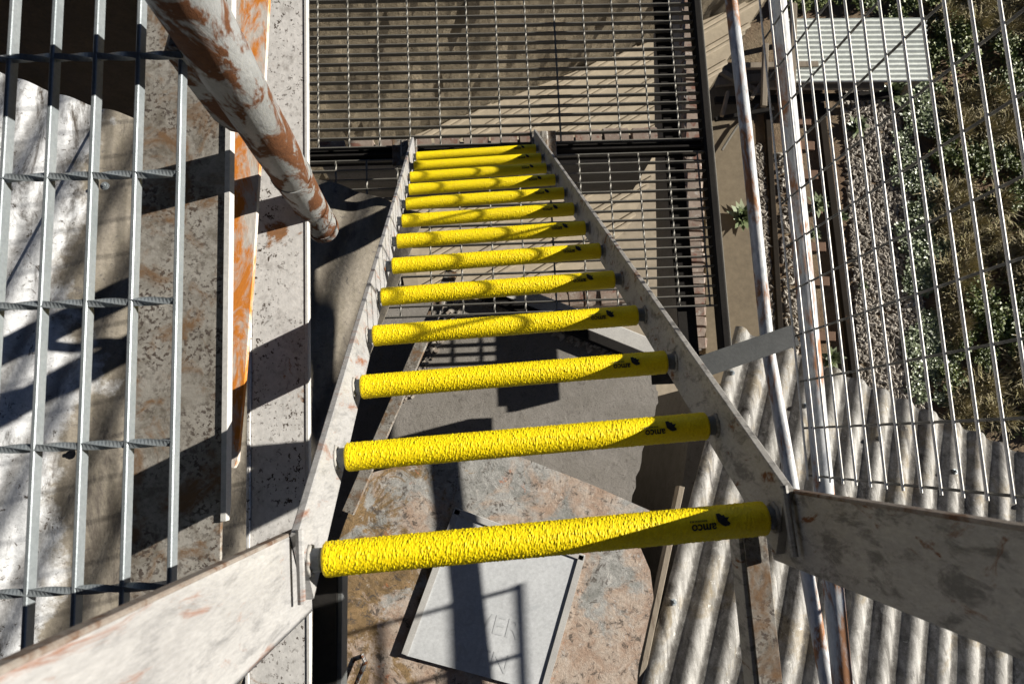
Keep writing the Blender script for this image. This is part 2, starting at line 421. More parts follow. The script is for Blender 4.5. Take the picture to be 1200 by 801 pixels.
def inpoly(x, y, poly):
    c = False; j = len(poly) - 1
    for i in range(len(poly)):
        if (poly[i].y > y) != (poly[j].y > y) and x < (poly[j].x - poly[i].x) * (y - poly[i].y) / (poly[j].y - poly[i].y) + poly[i].x: c = not c
        j = i
    return c
def scatter(poly, n):
    xs = [p.x for p in poly]; ys = [p.y for p in poly]; out = []
    while len(out) < n:
        x = random.uniform(min(xs), max(xs)); y = random.uniform(min(ys), max(ys))
        if inpoly(x, y, poly): out.append((x, y))
    return out
def stones(name, polys, counts, smin, smax, mat):
    m = MB()
    base = [V((1, 0, 0)), V((-1, 0, 0)), V((0, 1, 0)), V((0, -1, 0)), V((0, 0, 1)), V((0, 0, -1))]
    fs = [(0, 2, 4), (2, 1, 4), (1, 3, 4), (3, 0, 4), (2, 0, 5), (1, 2, 5), (3, 1, 5), (0, 3, 5)]
    for poly, cnt in zip(polys, counts):
        for x, y in scatter(poly, cnt):
            s = random.uniform(smin, smax); a = random.uniform(0, 6.28); ca, sa = math.cos(a), math.sin(a)
            sx, sy, sz = s * random.uniform(.7, 1.6), s * random.uniform(.5, 1), s * random.uniform(.3, .7)
            tilt = random.uniform(-.5, .5)
            vs = [V((x + (b.x * sx) * ca - (b.y * sy) * sa, y + (b.x * sx) * sa + (b.y * sy) * ca, ZG + .02 + b.z * sz + b.x * sx * tilt)) for b in base]
            m.add(vs, fs)
    o = m.build(name, mat); o['kind'] = 'stuff'; return o
G1 = [at(985, 105, ZG), at(1062, 105, ZG), at(1090, 480, ZG), at(1008, 480, ZG)]
G2 = [at(874, 170, ZG), at(893, 170, ZG), at(912, 460, ZG), at(896, 460, ZG)]
G3 = [at(912, 180, ZG), at(935, 180, ZG), at(952, 460, ZG), at(922, 460, ZG)]
tag(stones('gravel', [G1, G2, G3], [4200, 900, 500], .028, .06, M['gravel']), 'grey brown gravel and bark in the strips between the garden edgings', 'gravel')

# plants: meshes of many separate leaves
def leaf_quad(m, p, d, up, L, w, bend):
    s = d.cross(up).normalized()
    a = p; b = p + d * (L * .55) + up * (bend * L); c = p + d * L + up * (bend * L * .55)
    m.add([a - s * w * .25, a + s * w * .25, b + s * w * .5, c, b - s * w * .5], [(0, 1, 2, 4), (4, 2, 3)])
def rosette(nl, L, w, seed):
    rr = random.Random(seed); m = MB()
    for i in range(nl):
        a = i * 2.4 + rr.uniform(-.3, .3); t = i / nl
        el = .15 + 1.1 * t
        d = V((math.cos(a) * math.cos(el), math.sin(a) * math.cos(el), math.sin(el)))
        up = V((-math.cos(a) * math.sin(el), -math.sin(a) * math.sin(el), math.cos(el)))
        leaf_quad(m, V((0, 0, .02)), d, up, L * rr.uniform(.75, 1.1) * (1 - .35 * t), w * rr.uniform(.8, 1.2), .12)
    return m
def bush(nl, rad, L, w, seed, hgt=.5):
    rr = random.Random(seed); m = MB(); clumps = [(rr.uniform(-1, 1) * rad * .7, rr.uniform(-1, 1) * rad * .7, rr.uniform(.15, hgt)) for _ in range(9)]
    for i in range(nl):
        c = rr.choice(clumps); a = rr.uniform(0, 6.28); el = rr.uniform(-.2, 1.2)
        q = rad * .42 * rr.random() ** .5; b = rr.uniform(0, 6.28)
        p = V((c[0] + q * math.cos(b), c[1] + q * math.sin(b), c[2] * rr.uniform(.5, 1.1)))
        d = V((math.cos(a) * math.cos(el), math.sin(a) * math.cos(el), math.sin(el)))
        up = V((-math.cos(a) * math.sin(el), -math.sin(a) * math.sin(el), math.cos(el)))
        leaf_quad(m, p, d, up, L * rr.uniform(.6, 1.2), w * rr.uniform(.7, 1.2), .1)
    return m
def tuft(nl, L, seed):
    rr = random.Random(seed); m = MB()
    for i in range(nl):
        a = rr.uniform(0, 6.28); el = rr.uniform(.15, 1.45)
        d = V((math.cos(a) * math.cos(el), math.sin(a) * math.cos(el), math.sin(el))); up = V((0, 0, 1))
        p = V((rr.gauss(0, .07), rr.gauss(0, .07), 0)); l = L * rr.uniform(.5, 1.1)
        s = V((-math.sin(a), math.cos(a), 0)) * .010
        q = p + d * l * .6 + V((0, 0, .03)); e = p + d * l - V((0, 0, l * .15 * math.cos(el)))
        m.add([p - s, p + s, q + s * .8, e, q - s * .8], [(0, 1, 2, 4), (4, 2, 3)])
    return m
ros = [rosette(34, .30, .10, i).mesh('rosette_plant', M['leaf_grey']) for i in range(3)]
bus = [bush(380, .34, .10, .055, 10 + i, .32).mesh('leafy_plant', M['leaf']) for i in range(3)]
bug = [bush(380, .32, .10, .05, 20 + i, .22).mesh('grey_leaved_plant', M['leaf_grey']) for i in range(2)]
tuf = [tuft(240, .42, 30 + i).mesh('grass_tuft', M['straw']) for i in range(2)]
def plant(name, me, x, y, s, label, cat, group):
    o = bpy.data.objects.new(name, me); COL.objects.link(o)
    o.location = (x, y, H + ZG + .01); o.rotation_euler = (0, 0, random.uniform(0, 6.28)); o.scale = (s, s, s * (.5 if name == 'grey_leaved_plant' else 1) * random.uniform(.8, 1.1))
    return tag(o, label, cat, group)
for i, (px, py, s, lab) in enumerate([(868, 256, 1.15, 'grey green leafy rosette growing beside the thin pipe at the edge of the concrete path'),
        (957, 242, .9, 'small rosette plant growing on the brick paver strip, upper one'), (972, 420, .9, 'rosette plant with pointed leaves behind the edge of the grey corrugated roof'),
        (1002, 150, .9, 'spiky green plant in the gravel bed nearest the white roof'), (1042, 110, 1.1, 'broad green plant just below the white roof edge'),
        (985, 255, .5, 'tiny green seedling beside the long dark edging'), (1010, 335, .4, 'tiny bright seedling in the middle of the gravel bed'), (953, 275, .55, 'small seedling on the paver strip, below the larger rosette')]):
    p = at(px, py, ZG); plant('rosette_plant', ros[i % 3], p.x, p.y, s, lab, 'plant', 'single rosettes in the beds')
PG = [at(1050, 105, ZG), at(1092, 105, ZG), at(1108, 470, ZG), at(1072, 480, ZG)]
for i, (x, y) in enumerate(scatter(PG, 46)):
    plant('grey_leaved_plant', bug[i % 2], x, y, random.uniform(.55, 1.0), 'grey green leafy plant in the row along the right edge of the gravel bed', 'plant', 'grey green plants along the gravel bed')
PD = [at(1085, 0, ZG), at(1330, -40, ZG), at(1330, 540, ZG), at(1112, 500, ZG)]
cl = [(x, y) for x, y in scatter(PD, 16)]
cnt = 0
for x, y in scatter(PD, 700):
    w = noise.noise(V((x * .75, y * .75, 1.3)))
    if w > .10 and cnt < 105:
        cnt += 1
        plant('leafy_plant', bus[cnt % 3], x, y, random.uniform(.45, .95), 'dark green leafy bush growing in the weedy bank behind the mesh fence', 'bush', 'dark green bushes on the bank')
cnt = 0
for x, y in scatter(PD, 700):
    w = noise.noise(V((x * .75, y * .75, 1.3)))
    if w < .12 and cnt < 190:
        cnt += 1
        plant('grass_tuft', tuf[cnt % 2], x, y, random.uniform(.5, 1.15), 'dry straw coloured grass tuft on the weedy bank behind the mesh fence', 'grass tuft', 'dry grass tufts on the bank')
PT = [at(930, -30, ZG), at(1090, -30, ZG), at(1085, 24, ZG), at(925, 24, ZG)]
for i, (x, y) in enumerate(scatter(PT, 16)):
    plant('leafy_plant', bus[i % 3], x, y, random.uniform(.6, 1.0), 'dark green leafy bush growing beyond the far edge of the white roof', 'bush', 'bushes beyond the white roof')
m = MB()
for x, y in scatter(PD, 9000):
    a = random.uniform(0, 6.28); el = random.uniform(.1, 1.2)
    d = V((math.cos(a) * math.cos(el), math.sin(a) * math.cos(el), math.sin(el))); up = V((-math.cos(a) * math.sin(el), -math.sin(a) * math.sin(el), math.cos(el)))
    leaf_quad(m, V((x, y, ZG + .01)), d, up, random.uniform(.05, .15), random.uniform(.02, .05), .1)
o = m.build('weeds', M['weed']); o['kind'] = 'stuff'; tag(o, 'low weeds and litter covering the bank behind the mesh fence', 'weeds')

# ------------------------------------------------------------------ WALLS AND ROOFS BELOW THE LANDING
def wall_quad(name, a, b, ztop, zbot, th, mat, label, cat):
    d = (b - a); d.z = 0; d.normalize(); back = V((-d.y, d.x, 0))
    m = MB(); nx = 60; nz = 30; L = math.hypot(b.x - a.x, b.y - a.y)
    for j in range(nz + 1):
        for i in range(nx + 1):
            p = a + d * (L * i / nx); z = zbot + (ztop - zbot) * j / nz
            r = .03 * noise.noise(V((p.x * 2.3, p.y * 2.3, z * 2.3))) + .02 * noise.noise(V((p.x * 7, p.y * 7, z * 7)))
            m.v.append((p.x - back.x * r, p.y - back.y * r, z))
    m.f = [(j * (nx + 1) + i, j * (nx + 1) + i + 1, (j + 1) * (nx + 1) + i + 1, (j + 1) * (nx + 1) + i) for j in range(nz) for i in range(nx)]
    f0, f1 = V((a.x, a.y, 0)), V((b.x, b.y, 0))
    m.prism([f0 + back * .06 + V((0, 0, zbot)), f1 + back * .06 + V((0, 0, zbot)), f1 + back * th + V((0, 0, zbot)), f0 + back * th + V((0, 0, zbot))], (0, 0, ztop - zbot))
    return tag(m.build(name, mat), label, cat)
wa = at(335, 214, -8.0); wb = at(905, -10, -8.0)
wall_quad('rendered_wall', wa, wb, -3.6, ZG, .3, M['roughcast'], 'rough brown rendered wall seen through the landing grating above the cream roof', 'wall')
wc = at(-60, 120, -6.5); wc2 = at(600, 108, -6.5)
wall_quad('dark_wall', wc, V((wa.x - .03, wa.y, 0)), -2.9, ZG, .3, M['roughcast_shaded'], 'dark brown shaded wall behind the wavy end of the left roof', 'wall')

# cream ribbed roof under the landing
def ribbed(name, poly, z, slope_dir, pitch, mat, label, cat):
    root = thing(name, label, cat, V((sum(p.x for p in poly) / len(poly), sum(p.y for p in poly) / len(poly), z)))
    m = MB(); m.prism([V((p.x, p.y, z)) for p in poly], (0, 0, -.04)); m.build('sheet', mat, root)
    d = V(slope_dir).normalized(); s = V((-d.y, d.x, 0))
    cs = [p.x * s.x + p.y * s.y for p in poly]
    t = min(cs) + pitch * .4; k_ = 0
    while t < max(cs):
        # clip line to polygon
        hits = []
        for i in range(len(poly)):
            a, b = poly[i], poly[(i + 1) % len(poly)]
            ta, tb = a.x * s.x + a.y * s.y - t, b.x * s.x + b.y * s.y - t
            if (ta < 0) != (tb < 0):
                q = a + (b - a) * (ta / (ta - tb)); hits.append(q.x * d.x + q.y * d.y)
        hits.sort()
        if len(hits) >= 2 and hits[1] - hits[0] > .1:
            a = s * t + d * hits[0]; b = s * t + d * hits[1]
            L = (b - a).length; c = (a + b) / 2
            w = .022 if k_ % 2 else .034; h = .022
            rm = MB()
            pts = [(-w, 0), (-w * .5, h), (w * .5, h), (w, 0)]
            vs = [a + s * x + V((0, 0, z + .003 + y_)) for x, y_ in pts] + [b + s * x + V((0, 0, z + .003 + y_)) for x, y_ in pts]
            rm.add(vs, [(0, 1, 5, 4), (1, 2, 6, 5), (2, 3, 7, 6), (0, 3, 2, 1), (4, 5, 6, 7), (3, 0, 4, 7)])
            rm.build('rib', mat, root)
        t += pitch * (.22 if k_ % 2 else .78); k_ += 1
    return root
rp = [at(452, 172, -8.0), at(900, -6, -8.0), at(835, 98, -8.0), at(762, 212, -8.0), at(735, 268, -8.0), at(610, 372, -8.0), at(500, 372, -8.0)]
ra, rb = at(700, 190, -8), at(800, 132, -8)
ribbed('cream_roof', rp, -8.0, rb - ra, .26, M['pale_roof'], 'cream ribbed metal roof with diagonal ribs far below the landing grating', 'roof')

# white corrugated lean-to roof in the garden
def corr_sheet(m, o, u, v, nrm, nu, pitch, amp, L, thick, spp=10, segs=1, wob=None, ends=None):
    """nu waves along u, length L along v"""
    cols = int(nu * spp)
    def P(i, j, off):
        t = i / spp; a = amp * math.sin(2 * math.pi * t) + off
        l0, l1 = ends(i / spp) if ends else (0, L)
        y = l0 + (l1 - l0) * j / segs
        w = wob(t, y) if wob else 0
        return o + u * (t * pitch) + v * y + nrm * (a + w)
    for off in (0, -thick):
        b = len(m.v)
        for j in range(segs + 1):
            for i in range(cols + 1):
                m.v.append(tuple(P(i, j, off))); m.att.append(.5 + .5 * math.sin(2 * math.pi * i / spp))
        for j in range(segs):
            for i in range(cols):
                q = b + j * (cols + 1) + i
                m.f.append((q, q + 1, q + cols + 2, q + cols + 1))
    nv = (segs + 1) * (cols + 1); b = len(m.v) - 2 * nv
    def edge(ids):
        for x, y in zip(ids[:-1], ids[1:]): m.f.append((b + x, b + y, b + nv + y, b + nv + x))
    edge(list(range(cols + 1))); edge([segs * (cols + 1) + i for i in range(cols + 1)])
    edge([j * (cols + 1) for j in range(segs + 1)]); edge([j * (cols + 1) + cols for j in range(segs + 1)])
ZW = -11.3
q0, q1, q3 = at(909, 97, ZW), at(1088, 95, ZW), at(909, 22, ZW)
u_ = (q3 - q0); v_ = (q1 - q0)
root = thing('garden_shelter', 'white corrugated lean-to roof on posts standing in the garden beyond the fence', 'shelter', V(((q0.x + q1.x) / 2, (q0.y + q3.y) / 2, ZG)))
m = MB(); corr_sheet(m, q0, u_.normalized(), v_.normalized(), V((0, 0, 1)), 13, u_.length / 13, .022, v_.length, .004)
m.build('roof_sheet', M['white_roof'], root, True)
for px, py in ((930, 90), (1080, 90), (930, 28), (1075, 26)):
    c = at(px, py, ZW); m = MB(); m.bbox(V((c.x, c.y, (ZG + ZW) / 2 - .03)), (.09, .09, ZW - ZG - .06), None, .005); m.build('post', M['timber'], root)
a = at(925, 93, ZW); b = at(1082, 91, ZW); m = MB(); m.bbox((a + b) / 2 - V((0, 0, .08)), ((b - a).length, .05, .09), None, .004); m.build('beam', M['timber'], root)

# timber frame and offcuts left of the shelter
def bar3(m, a, b, w, h):
    d = (b - a); L = d.length; d.normalize(); up = V((0, 0, 1)) if abs(d.z) < .9 else V((1, 0, 0)); s = d.cross(up).normalized(); t = s.cross(d)
    m.bbox((a + b) / 2, (w, L, h), (s, d, t), min(w, h) * .1); return m
tim = [((838, 97), (950, 86), .16, 'broad pale board lying across the pile of old timber'), ((845, 84), (905, 118), .10, 'diagonal grey board in the pile of old timber'),
       ((838, 118), (1040, 112), .12, 'long dark beam along the lower side of the timber pile'), ((838, 140), (906, 128), .07, 'thin black rail lying across the concrete path'),
       ((880, 116), (898, 88), .06, 'short slanting strut leaning on the timber pile'), ((900, 100), (1035, 101), .14, 'grey weathered sleeper under the edge of the white roof'),
       ((846, 136), (853, 108), .06, 'short upright batten beside the grating beam'), ((862, 78), (958, 76), .10, 'pale stick resting on top of the timber pile'),
       ((930, 5), (928, 120), .10, 'rusty post lying behind the rusty fence pipe'), ((895, 125), (897, 52), .09, 'grey post crossing the timber pile')]
for i, ((x0, y0), (x1, y1), w, lab) in enumerate(tim):
    z = ZG + .10 + .085 * i
    a = at(x0, y0, z); b = at(x1, y1, z); m = MB(); bar3(m, a, b, w, .08)
    tag(m.build('timber_offcut', M['dark_steel'] if 'black' in lab or 'dark' in lab else M['timber']), lab, 'timber', 'old timber piled beside the path')
m = MB(); cpts = [at(x, y, ZG + .12) for x, y in ((846, 176), (856, 160), (864, 148), (874, 140), (888, 122))]; m.tube(cpts, .02, 6)
tag(m.build('cable', M['galv_dull'], smooth=True), 'grey cable lying loose across the concrete path', 'cable')

# ------------------------------------------------------------------ CORRUGATED CEMENT ROOFS
def corr_roof(name, label, o, u, v, pitch, nper, nsheet, L, mat, amp, start=0, ends=None, screws=()):
    """several lapped sheets side by side; u along the eave, v up the slope"""
    nrm = u.cross(v).normalized()
    if nrm.z < 0: nrm = -nrm
    root = thing(name, label, 'roof', o)
    for s in range(nsheet):
        k0 = start + s * nper
        m = MB(); oo = o + u * (k0 * pitch) + nrm * (.0025 * (s % 2))
        rr = random.Random(s + 3)
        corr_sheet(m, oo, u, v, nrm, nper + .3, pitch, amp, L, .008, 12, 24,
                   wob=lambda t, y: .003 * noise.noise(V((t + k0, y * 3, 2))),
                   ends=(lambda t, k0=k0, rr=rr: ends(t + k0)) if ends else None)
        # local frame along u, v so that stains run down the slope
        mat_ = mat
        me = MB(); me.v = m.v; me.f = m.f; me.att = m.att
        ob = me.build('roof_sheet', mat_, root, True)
    for t, y in screws:
        c = o + u * ((t + .25) * pitch) + v * y + nrm * (amp + .004)
        sm = MB(); a = nrm
        sm.tube([c, c + a * .004], .016, 12); sm.tube([c + a * .004, c + a * .009], .012, 12); sm.tube([c + a * .009, c + a * .018], [.008, .006], 6)
        sm.build('roof_screw', M['galv'], root, True)
    return root
# lower right roof: falls away to the front right at about 30 degrees
dd = (MC.transposed() @ V((600, -1300, 828))).normalized()
uu = V((dd.y, -dd.x, 0)).normalized()
eo = at(1000, 447, -4.2)
def ends_r(t): return (-.03 + .03 * noise.noise(V((round(t / 6.) * 3.1, 0, 0))), 2.9)
q_ = at(792, 590, -4.0); RSTART = round((q_ - eo).dot(uu) / .156 * 4) / 4
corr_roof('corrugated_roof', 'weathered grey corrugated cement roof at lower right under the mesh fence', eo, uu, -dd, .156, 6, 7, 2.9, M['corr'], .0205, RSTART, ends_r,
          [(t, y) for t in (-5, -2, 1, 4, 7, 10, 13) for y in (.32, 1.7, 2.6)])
# left roof: nearly level, wavy end towards the front
a = at(0, 84, -2.6); b = at(455, 238, -2.6)
ul = (b - a).normalized(); vl = V((ul.y, -ul.x, 0)); vl = (vl + V((0, 0, .10))).normalized()
def ends_l(t): return (.02 * noise.noise(V((t * .3, 5, 0))), 2.6)
corr_roof('corrugated_roof', 'grey and flaking white corrugated cement roof at left under the grating and steel plates', a, ul, vl, .178, 7, 2, 2.6, M['corr_left'], .011, -4.6, ends_l,
          [(1.0, 1.30), (3.0, .30), (2.0, 1.33), (5, 1.2), (0, .45), (7, .35)])

# ------------------------------------------------------------------ CONCRETE, PLATES UNDER THE LADDER
zc = -3.05
edge_pts = [(452, 520), (470, 470), (500, 400), (528, 345), (570, 352), (600, 356), (640, 372), (690, 396), (735, 418), (768, 440), (772, 470), (762, 500), (752, 530), (740, 590), (738, 640), (560, 640), (440, 560)]
slb = [at(x, y, zc) for x, y in edge_pts]
dense = []
for i, p in enumerate(slb):
    q = slb[(i + 1) % len(slb)]; k_ = 6
    for t in range(k_):
        r = p + (q - p) * (t / k_); dense.append(V((r.x + random.uniform(-.006, .006), r.y + random.uniform(-.006, .006), zc)))
m = MB(); m.prism(dense, (0, 0, -.5))
tag(m.build('concrete_slab', M['conc']), 'grey concrete ledge with a broken edge under the middle of the ladder', 'ledge')
m = MB()
for x, y in scatter([at(545, 350, zc), at(600, 352, zc), at(760, 425, zc), at(745, 430, zc), at(690, 412, zc), at(600, 372, zc)], 500) + scatter([at(470, 470, zc), at(535, 345, zc), at(545, 352, zc), at(482, 470, zc)], 180):
    s = random.uniform(.004, .012)
    m.box(V((x, y, zc + s * .3)), (s * 1.5, s, s), (V((.8, .6, 0)), V((-.6, .8, 0)), V((0, 0, 1))))
o = m.build('rubble', mat_rand('concrete_crumbs', [(.3, .26, .21), (.5, .45, .38), (.2, .17, .14), (.36, .30, .24)], .95)); o['kind'] = 'stuff'; tag(o, 'crumbled concrete grit along the broken edge of the ledge', 'rubble')

# pale edge strip left of the concrete
a = at(530, 318, -2.9); b = at(408, 600, -2.9); m = MB(); bar3(m, a, b, .05, .03)
tag(m.build('edge_trim', M['speckled']), 'narrow weathered pale edge trim between the left roof and the concrete ledge', 'trim')
# steel channel crossing at the far edge of the ledge
a = at(560, 342, -3.03); b = at(772, 427, -3.03); m = MB(); bar3(m, a, b, .045, .06)
tag(m.build('steel_channel', M['dark_steel']), 'dark steel channel slanting along the broken far edge of the concrete ledge', 'channel')
a = at(590, 338, -3.03); b = at(770, 410, -3.03); m = MB(); bar3(m, a, b, .07, .03)
tag(m.build('pale_board', M['lip_white']), 'pale board slanting beside the dark channel below the ladder', 'board')
# rusty painted plate
zp = -2.95
ppx = [(425, 556), (470, 545), (520, 540), (605, 533), (690, 566), (762, 598), (752, 606), (742, 602), (750, 640), (762, 668), (766, 700), (756, 745), (748, 780), (744, 840), (330, 840), (372, 700)]
pl = [at(x, y, zp) for x, y in ppx]
m = MB(); m.prism(pl, (0, 0, -.012)); o = m.build('steel_plate', M['plate']); tag(o, 'flaking pink and orange painted steel plate with rust stains below the ladder top', 'plate')
# white tray sheet lying on the plate
zs = zp + .0125
cs = [at(533, 594, zs), at(686, 650, zs), at(640, 812, zs), at(470, 766, zs)]
root = thing('white_sheet', 'white sheet metal tray with folded edges and faint lettering lying on the rusty plate', 'metal sheet', V((cs[0] + cs[2]) / 2) - V((0, 0, .05)))
m = MB(); m.prism(cs, (0, 0, -.004)); m.build('panel', M['board_white'], root)
def lip(p, q, w, inset):
    m = MB(); d = (q - p).normalized(); s = V((-d.y, d.x, 0)); bar3(m, p + d * .005 + s * inset, q - d * .005 + s * inset, w, .004)
    for i, v in enumerate(m.v): m.v[i] = (v[0], v[1], v[2] + .004)
    m.build('folded_edge', M['lip_white'], root)
lip(cs[0], cs[3], .026, .013); lip(cs[1], cs[2], .026, -.013); lip(cs[0], cs[1], .024, -.012)
m = MB(); m.prism([cs[0] + (cs[2] - cs[0]) * .03 - V((0, 0, .0045)), cs[1] + (cs[3] - cs[1]) * .03 - V((0, 0, .0045)), cs[2] + (cs[0] - cs[2]) * .03 - V((0, 0, .0045)), cs[3] + (cs[1] - cs[3]) * .03 - V((0, 0, .0045))], (0, 0, -.007))
m.build('tray_body', M['dark_steel'], root)
def text_mesh(s, size, bold=0.0):
    cu = bpy.data.curves.new('lettering', 'FONT'); cu.body = s; cu.size = size; cu.align_x = 'CENTER'; cu.align_y = 'CENTER'; cu.offset = bold; cu.resolution_u = 3
    ob = bpy.data.objects.new('lettering', cu); COL.objects.link(ob)
    dg = bpy.context.evaluated_depsgraph_get(); me = bpy.data.meshes.new_from_object(ob.evaluated_get(dg))
    vs = [v.co.copy() for v in me.vertices]; fs = [tuple(p.vertices) for p in me.polygons]
    bpy.data.objects.remove(ob); bpy.data.curves.remove(cu); bpy.data.meshes.remove(me)
    return vs, fs
k = NT('faded_lettering'); kn = k.noise(25, 5, .7, k.raw); M['faded'] = k.out(k.mix(k.ramp(kn, .35, .6), (.53, .545, .55), (.46, .475, .48)), .55)
xd = (cs[2] - cs[3]).normalized(); yd = V((-xd.y, xd.x, 0))
for s_, px, py in (('OVER', 572, 730), ('MEN', 566, 772)):
    vs, fs = text_mesh(s_, .105, 0); c = at(px, py, zs); m = MB()
    m.add([c + xd * v.x + yd * v.y + V((0, 0, .0008)) for v in vs], fs); m.build('faded_lettering', M['faded'], root)
# bent rod at lower left of the plate
m = MB(); m.tube([at(402, 800, zp + .03), at(414, 772, zp + .06), at(425, 768, zp + .09), at(428, 775, zp + .09), at(418, 800, zp + .04), at(410, 830, zp + .02)], .010, 8)
tag(m.build('bent_rod', M['pole'], smooth=True), 'short rusty rod bent into a hook standing on the plate at the lower left', 'rod')
ga = [at(815, 452, -4.45), at(985, 475, -4.45), at(1180, 520, -4.45), at(1200, 900, -4.45), at(768, 900, -4.45), at(790, 640, -4.45)]
m = MB(); m.prism([V((p.x, p.y, -4.45)) for p in ga], (0, 0, ZG + 4.45)); tag(m.build('lower_building', M['conc']), 'concrete building under the lower right corrugated roof', 'building')
# brown timber at left edge of right roof
a = at(797, 570, -3.6); b = at(742, 830, -3.45); m = MB(); bar3(m, a, b, .03, .06)
tag(m.build('barge_board', M['timber']), 'weathered timber batten along the left edge of the lower right roof', 'board')

# structure body under everything close by (supporting block, in deep shade)
blk = [at(380, 335, -3.6), at(540, 345, -3.6), at(725, 440, -3.6), at(715, 900, -3.6), at(-200, 900, -3.6), at(-200, 200, -3.6)]
m = MB(); m.prism([V((p.x, p.y, -3.62)) for p in blk], (0, 0, ZG + 3.62))
tag(m.build('tower_block', M['conc']), 'concrete block of the building carrying the roofs and ledge below the ladder', 'building')

# ------------------------------------------------------------------ GRATINGS
def twisted(L, r, turns, n):
    m = MB(); rings = []
    for i in range(n + 1):
        a = turns * 2 * math.pi * i / n
        for k_ in range(4):
            b = a + k_ * math.pi / 2
            m.v.append((L * i / n, math.cos(b) * r, math.sin(b) * r))
    for i in range(n):
        for k_ in range(4):
            m.f.append((i * 4 + k_, i * 4 + (k_ + 1) % 4, i * 4 + 4 + (k_ + 1) % 4, i * 4 + 4 + k_))
    m.f += [(3, 2, 1, 0), tuple(n * 4 + k_ for k_ in range(4))]
    return m
def grating(label, x0, x1, y0, y1, z, axis, pitch, cpitch, depth, th, rod_r, mat, off=0., coff=0.):
    root = thing('floor_grating', label, 'grating', V(((x0 + x1) / 2, (y0 + y1) / 2, z - depth)))
    m = MB(); L = (x1 - x0) if axis == 'x' else (y1 - y0)
    if axis == 'x': m.bbox((L / 2, 0, -depth / 2), (th, L, depth), (V((0, 1, 0)), V((1, 0, 0)), V((0, 0, 1))), th * .2)
    else: m.bbox((0, L / 2, -depth / 2), (th, L, depth), None, th * .2)
    bar = m.mesh('bearing_bar', mat)
    W = (y1 - y0) if axis == 'x' else (x1 - x0)
    nb = int((W - off) / pitch + 1e-6)
    for i in range(nb + 1):
        q = off + i * pitch
        link_mesh('bearing_bar', bar, root, (x0, y0 + q, z) if axis == 'x' else (x0 + q, y0, z))
    tm = twisted(W, rod_r, W / pitch / 3.4, max(8, int(W / pitch * 12)))
    rod = tm.mesh('cross_rod', mat)
    q = coff
    while q < L:
        if axis == 'x': link_mesh('cross_rod', rod, root, (x0 + q, y0, z - rod_r * .8), (0, 0, math.pi / 2))
        else: link_mesh('cross_rod', rod, root, (x0, y0 + q, z - rod_r * .8))
        q += cpitch
    return root
ZL = -2.75
# far landing panel (beyond the gap) and near landing panel
xl = at(348, 100, ZL).x; xr = at(819, 100, ZL).x
y_gap = at(700, 168, ZL).y
r_far = grating('steel bar grating of the landing beyond the foot of the ladder, farther panel', xl, xr, y_gap + .012, y_gap + 1.2, ZL, 'x', .0405, .1235, .025, .005, .0042, M['galv_dull'], 0, .085)
r_near = grating('steel bar grating of the landing under the lower half of the ladder, nearer panel', xl, xr, y_gap - .045 - .0405 * 16, y_gap - .045, ZL, 'x', .0405, .1235, .025, .005, .0042, M['galv_dull'], 0, .03)
# frame of the landing
root = thing('landing_frame', 'dark steel frame carrying the landing gratings, with an edge channel at right', 'frame', V((xr, y_gap, ZL - .2)))
e0 = at(841, 415, ZL).y
m = MB(); m.bbox(V((xr + .0165, (e0 + y_gap + 1.6) / 2, ZL - .02)), (.029, y_gap + 1.6 - e0, .08), None, .004); m.build('edge_channel', M['dark_steel'], root)
m = MB(); m.bbox(V((xr + .0335, (e0 + y_gap + 1.6) / 2, ZL - .018)), (.005, y_gap + 1.6 - e0, .07), None, .001); m.build('channel_edge', M['galv_dull'], root)
bx = at(795, 300, ZL - .08).x
m = MB(); m.bbox(V((bx, (e0 + y_gap + 1.6) / 2, ZL - .031)), (.075, y_gap + 1.6 - e0, .008), None, .001); m.bbox(V((bx, (e0 + y_gap + 1.6) / 2, ZL - .055)), (.012, y_gap + 1.6 - e0, .036), None, .001); m.build('side_beam', M['dark_steel'], root)
m = MB(); m.bbox(V(((xl + xr) / 2 + .003, y_gap - .018, ZL - .06)), (xr - xl - .01, .008, .11), None, .001); m.build('cross_angle', M['dark_steel'], root)
m = MB(); m.bbox(V(((xl + xr) / 2 + .003, y_gap - .008, ZL - .036)), (xr - xl - .012, .05, .006), None, .001); m.build('angle_flange', M['dark_steel'], root)
# brick walls below the landing: tops of the bricks show through the bars
def brick_row(label, a, b, z, n, blen, bw, bh, wob):
    d = (b - a); d.z = 0; L = d.length; d.normalize(); s = V((-d.y, d.x, 0))
    root = thing('brick_wall', label, 'brick wall', V(((a.x + b.x) / 2, (a.y + b.y) / 2, z - bh * 3)))
    mm = MB(); mm.bbox((0, 0, 0), (bw, blen, bh), None, .006); 
    rr = random.Random(5); variants = []
    for v_ in range(3):
        q = MB(); q.v = [(x + rr.uniform(-.005, .005), y + rr.uniform(-.005, .005), zz + rr.uniform(-.004, .004)) for x, y, zz in mm.v]; q.f = mm.f
        variants.append(q.mesh('brick', M['brick']))
    ang = math.atan2(d.y, d.x) - math.pi / 2
    for i in range(n):
        c = a + d * (L * (i + .5) / n) + s * rr.uniform(-wob, wob)
        link_mesh('brick', variants[i % 3], root, (c.x, c.y, z - bh / 2 + rr.uniform(-.006, .006)), (0, 0, ang + rr.uniform(-.02, .02)))
    m2 = MB(); ax = (s, d, V((0, 0, 1))); m2.box(V(((a.x + b.x) / 2, (a.y + b.y) / 2, z - bh - .3)), (bw * .9, L, .58), ax); m2.build('mortar_core', M['conc'], root)
    return root
zb = -3.4
brick_row('pale limewashed brick wall top seen through the grating beside the dark edge channel', at(818, 408, zb), at(808, -40, zb), zb, 38, .043 * 1.05, .085, .06, .004)
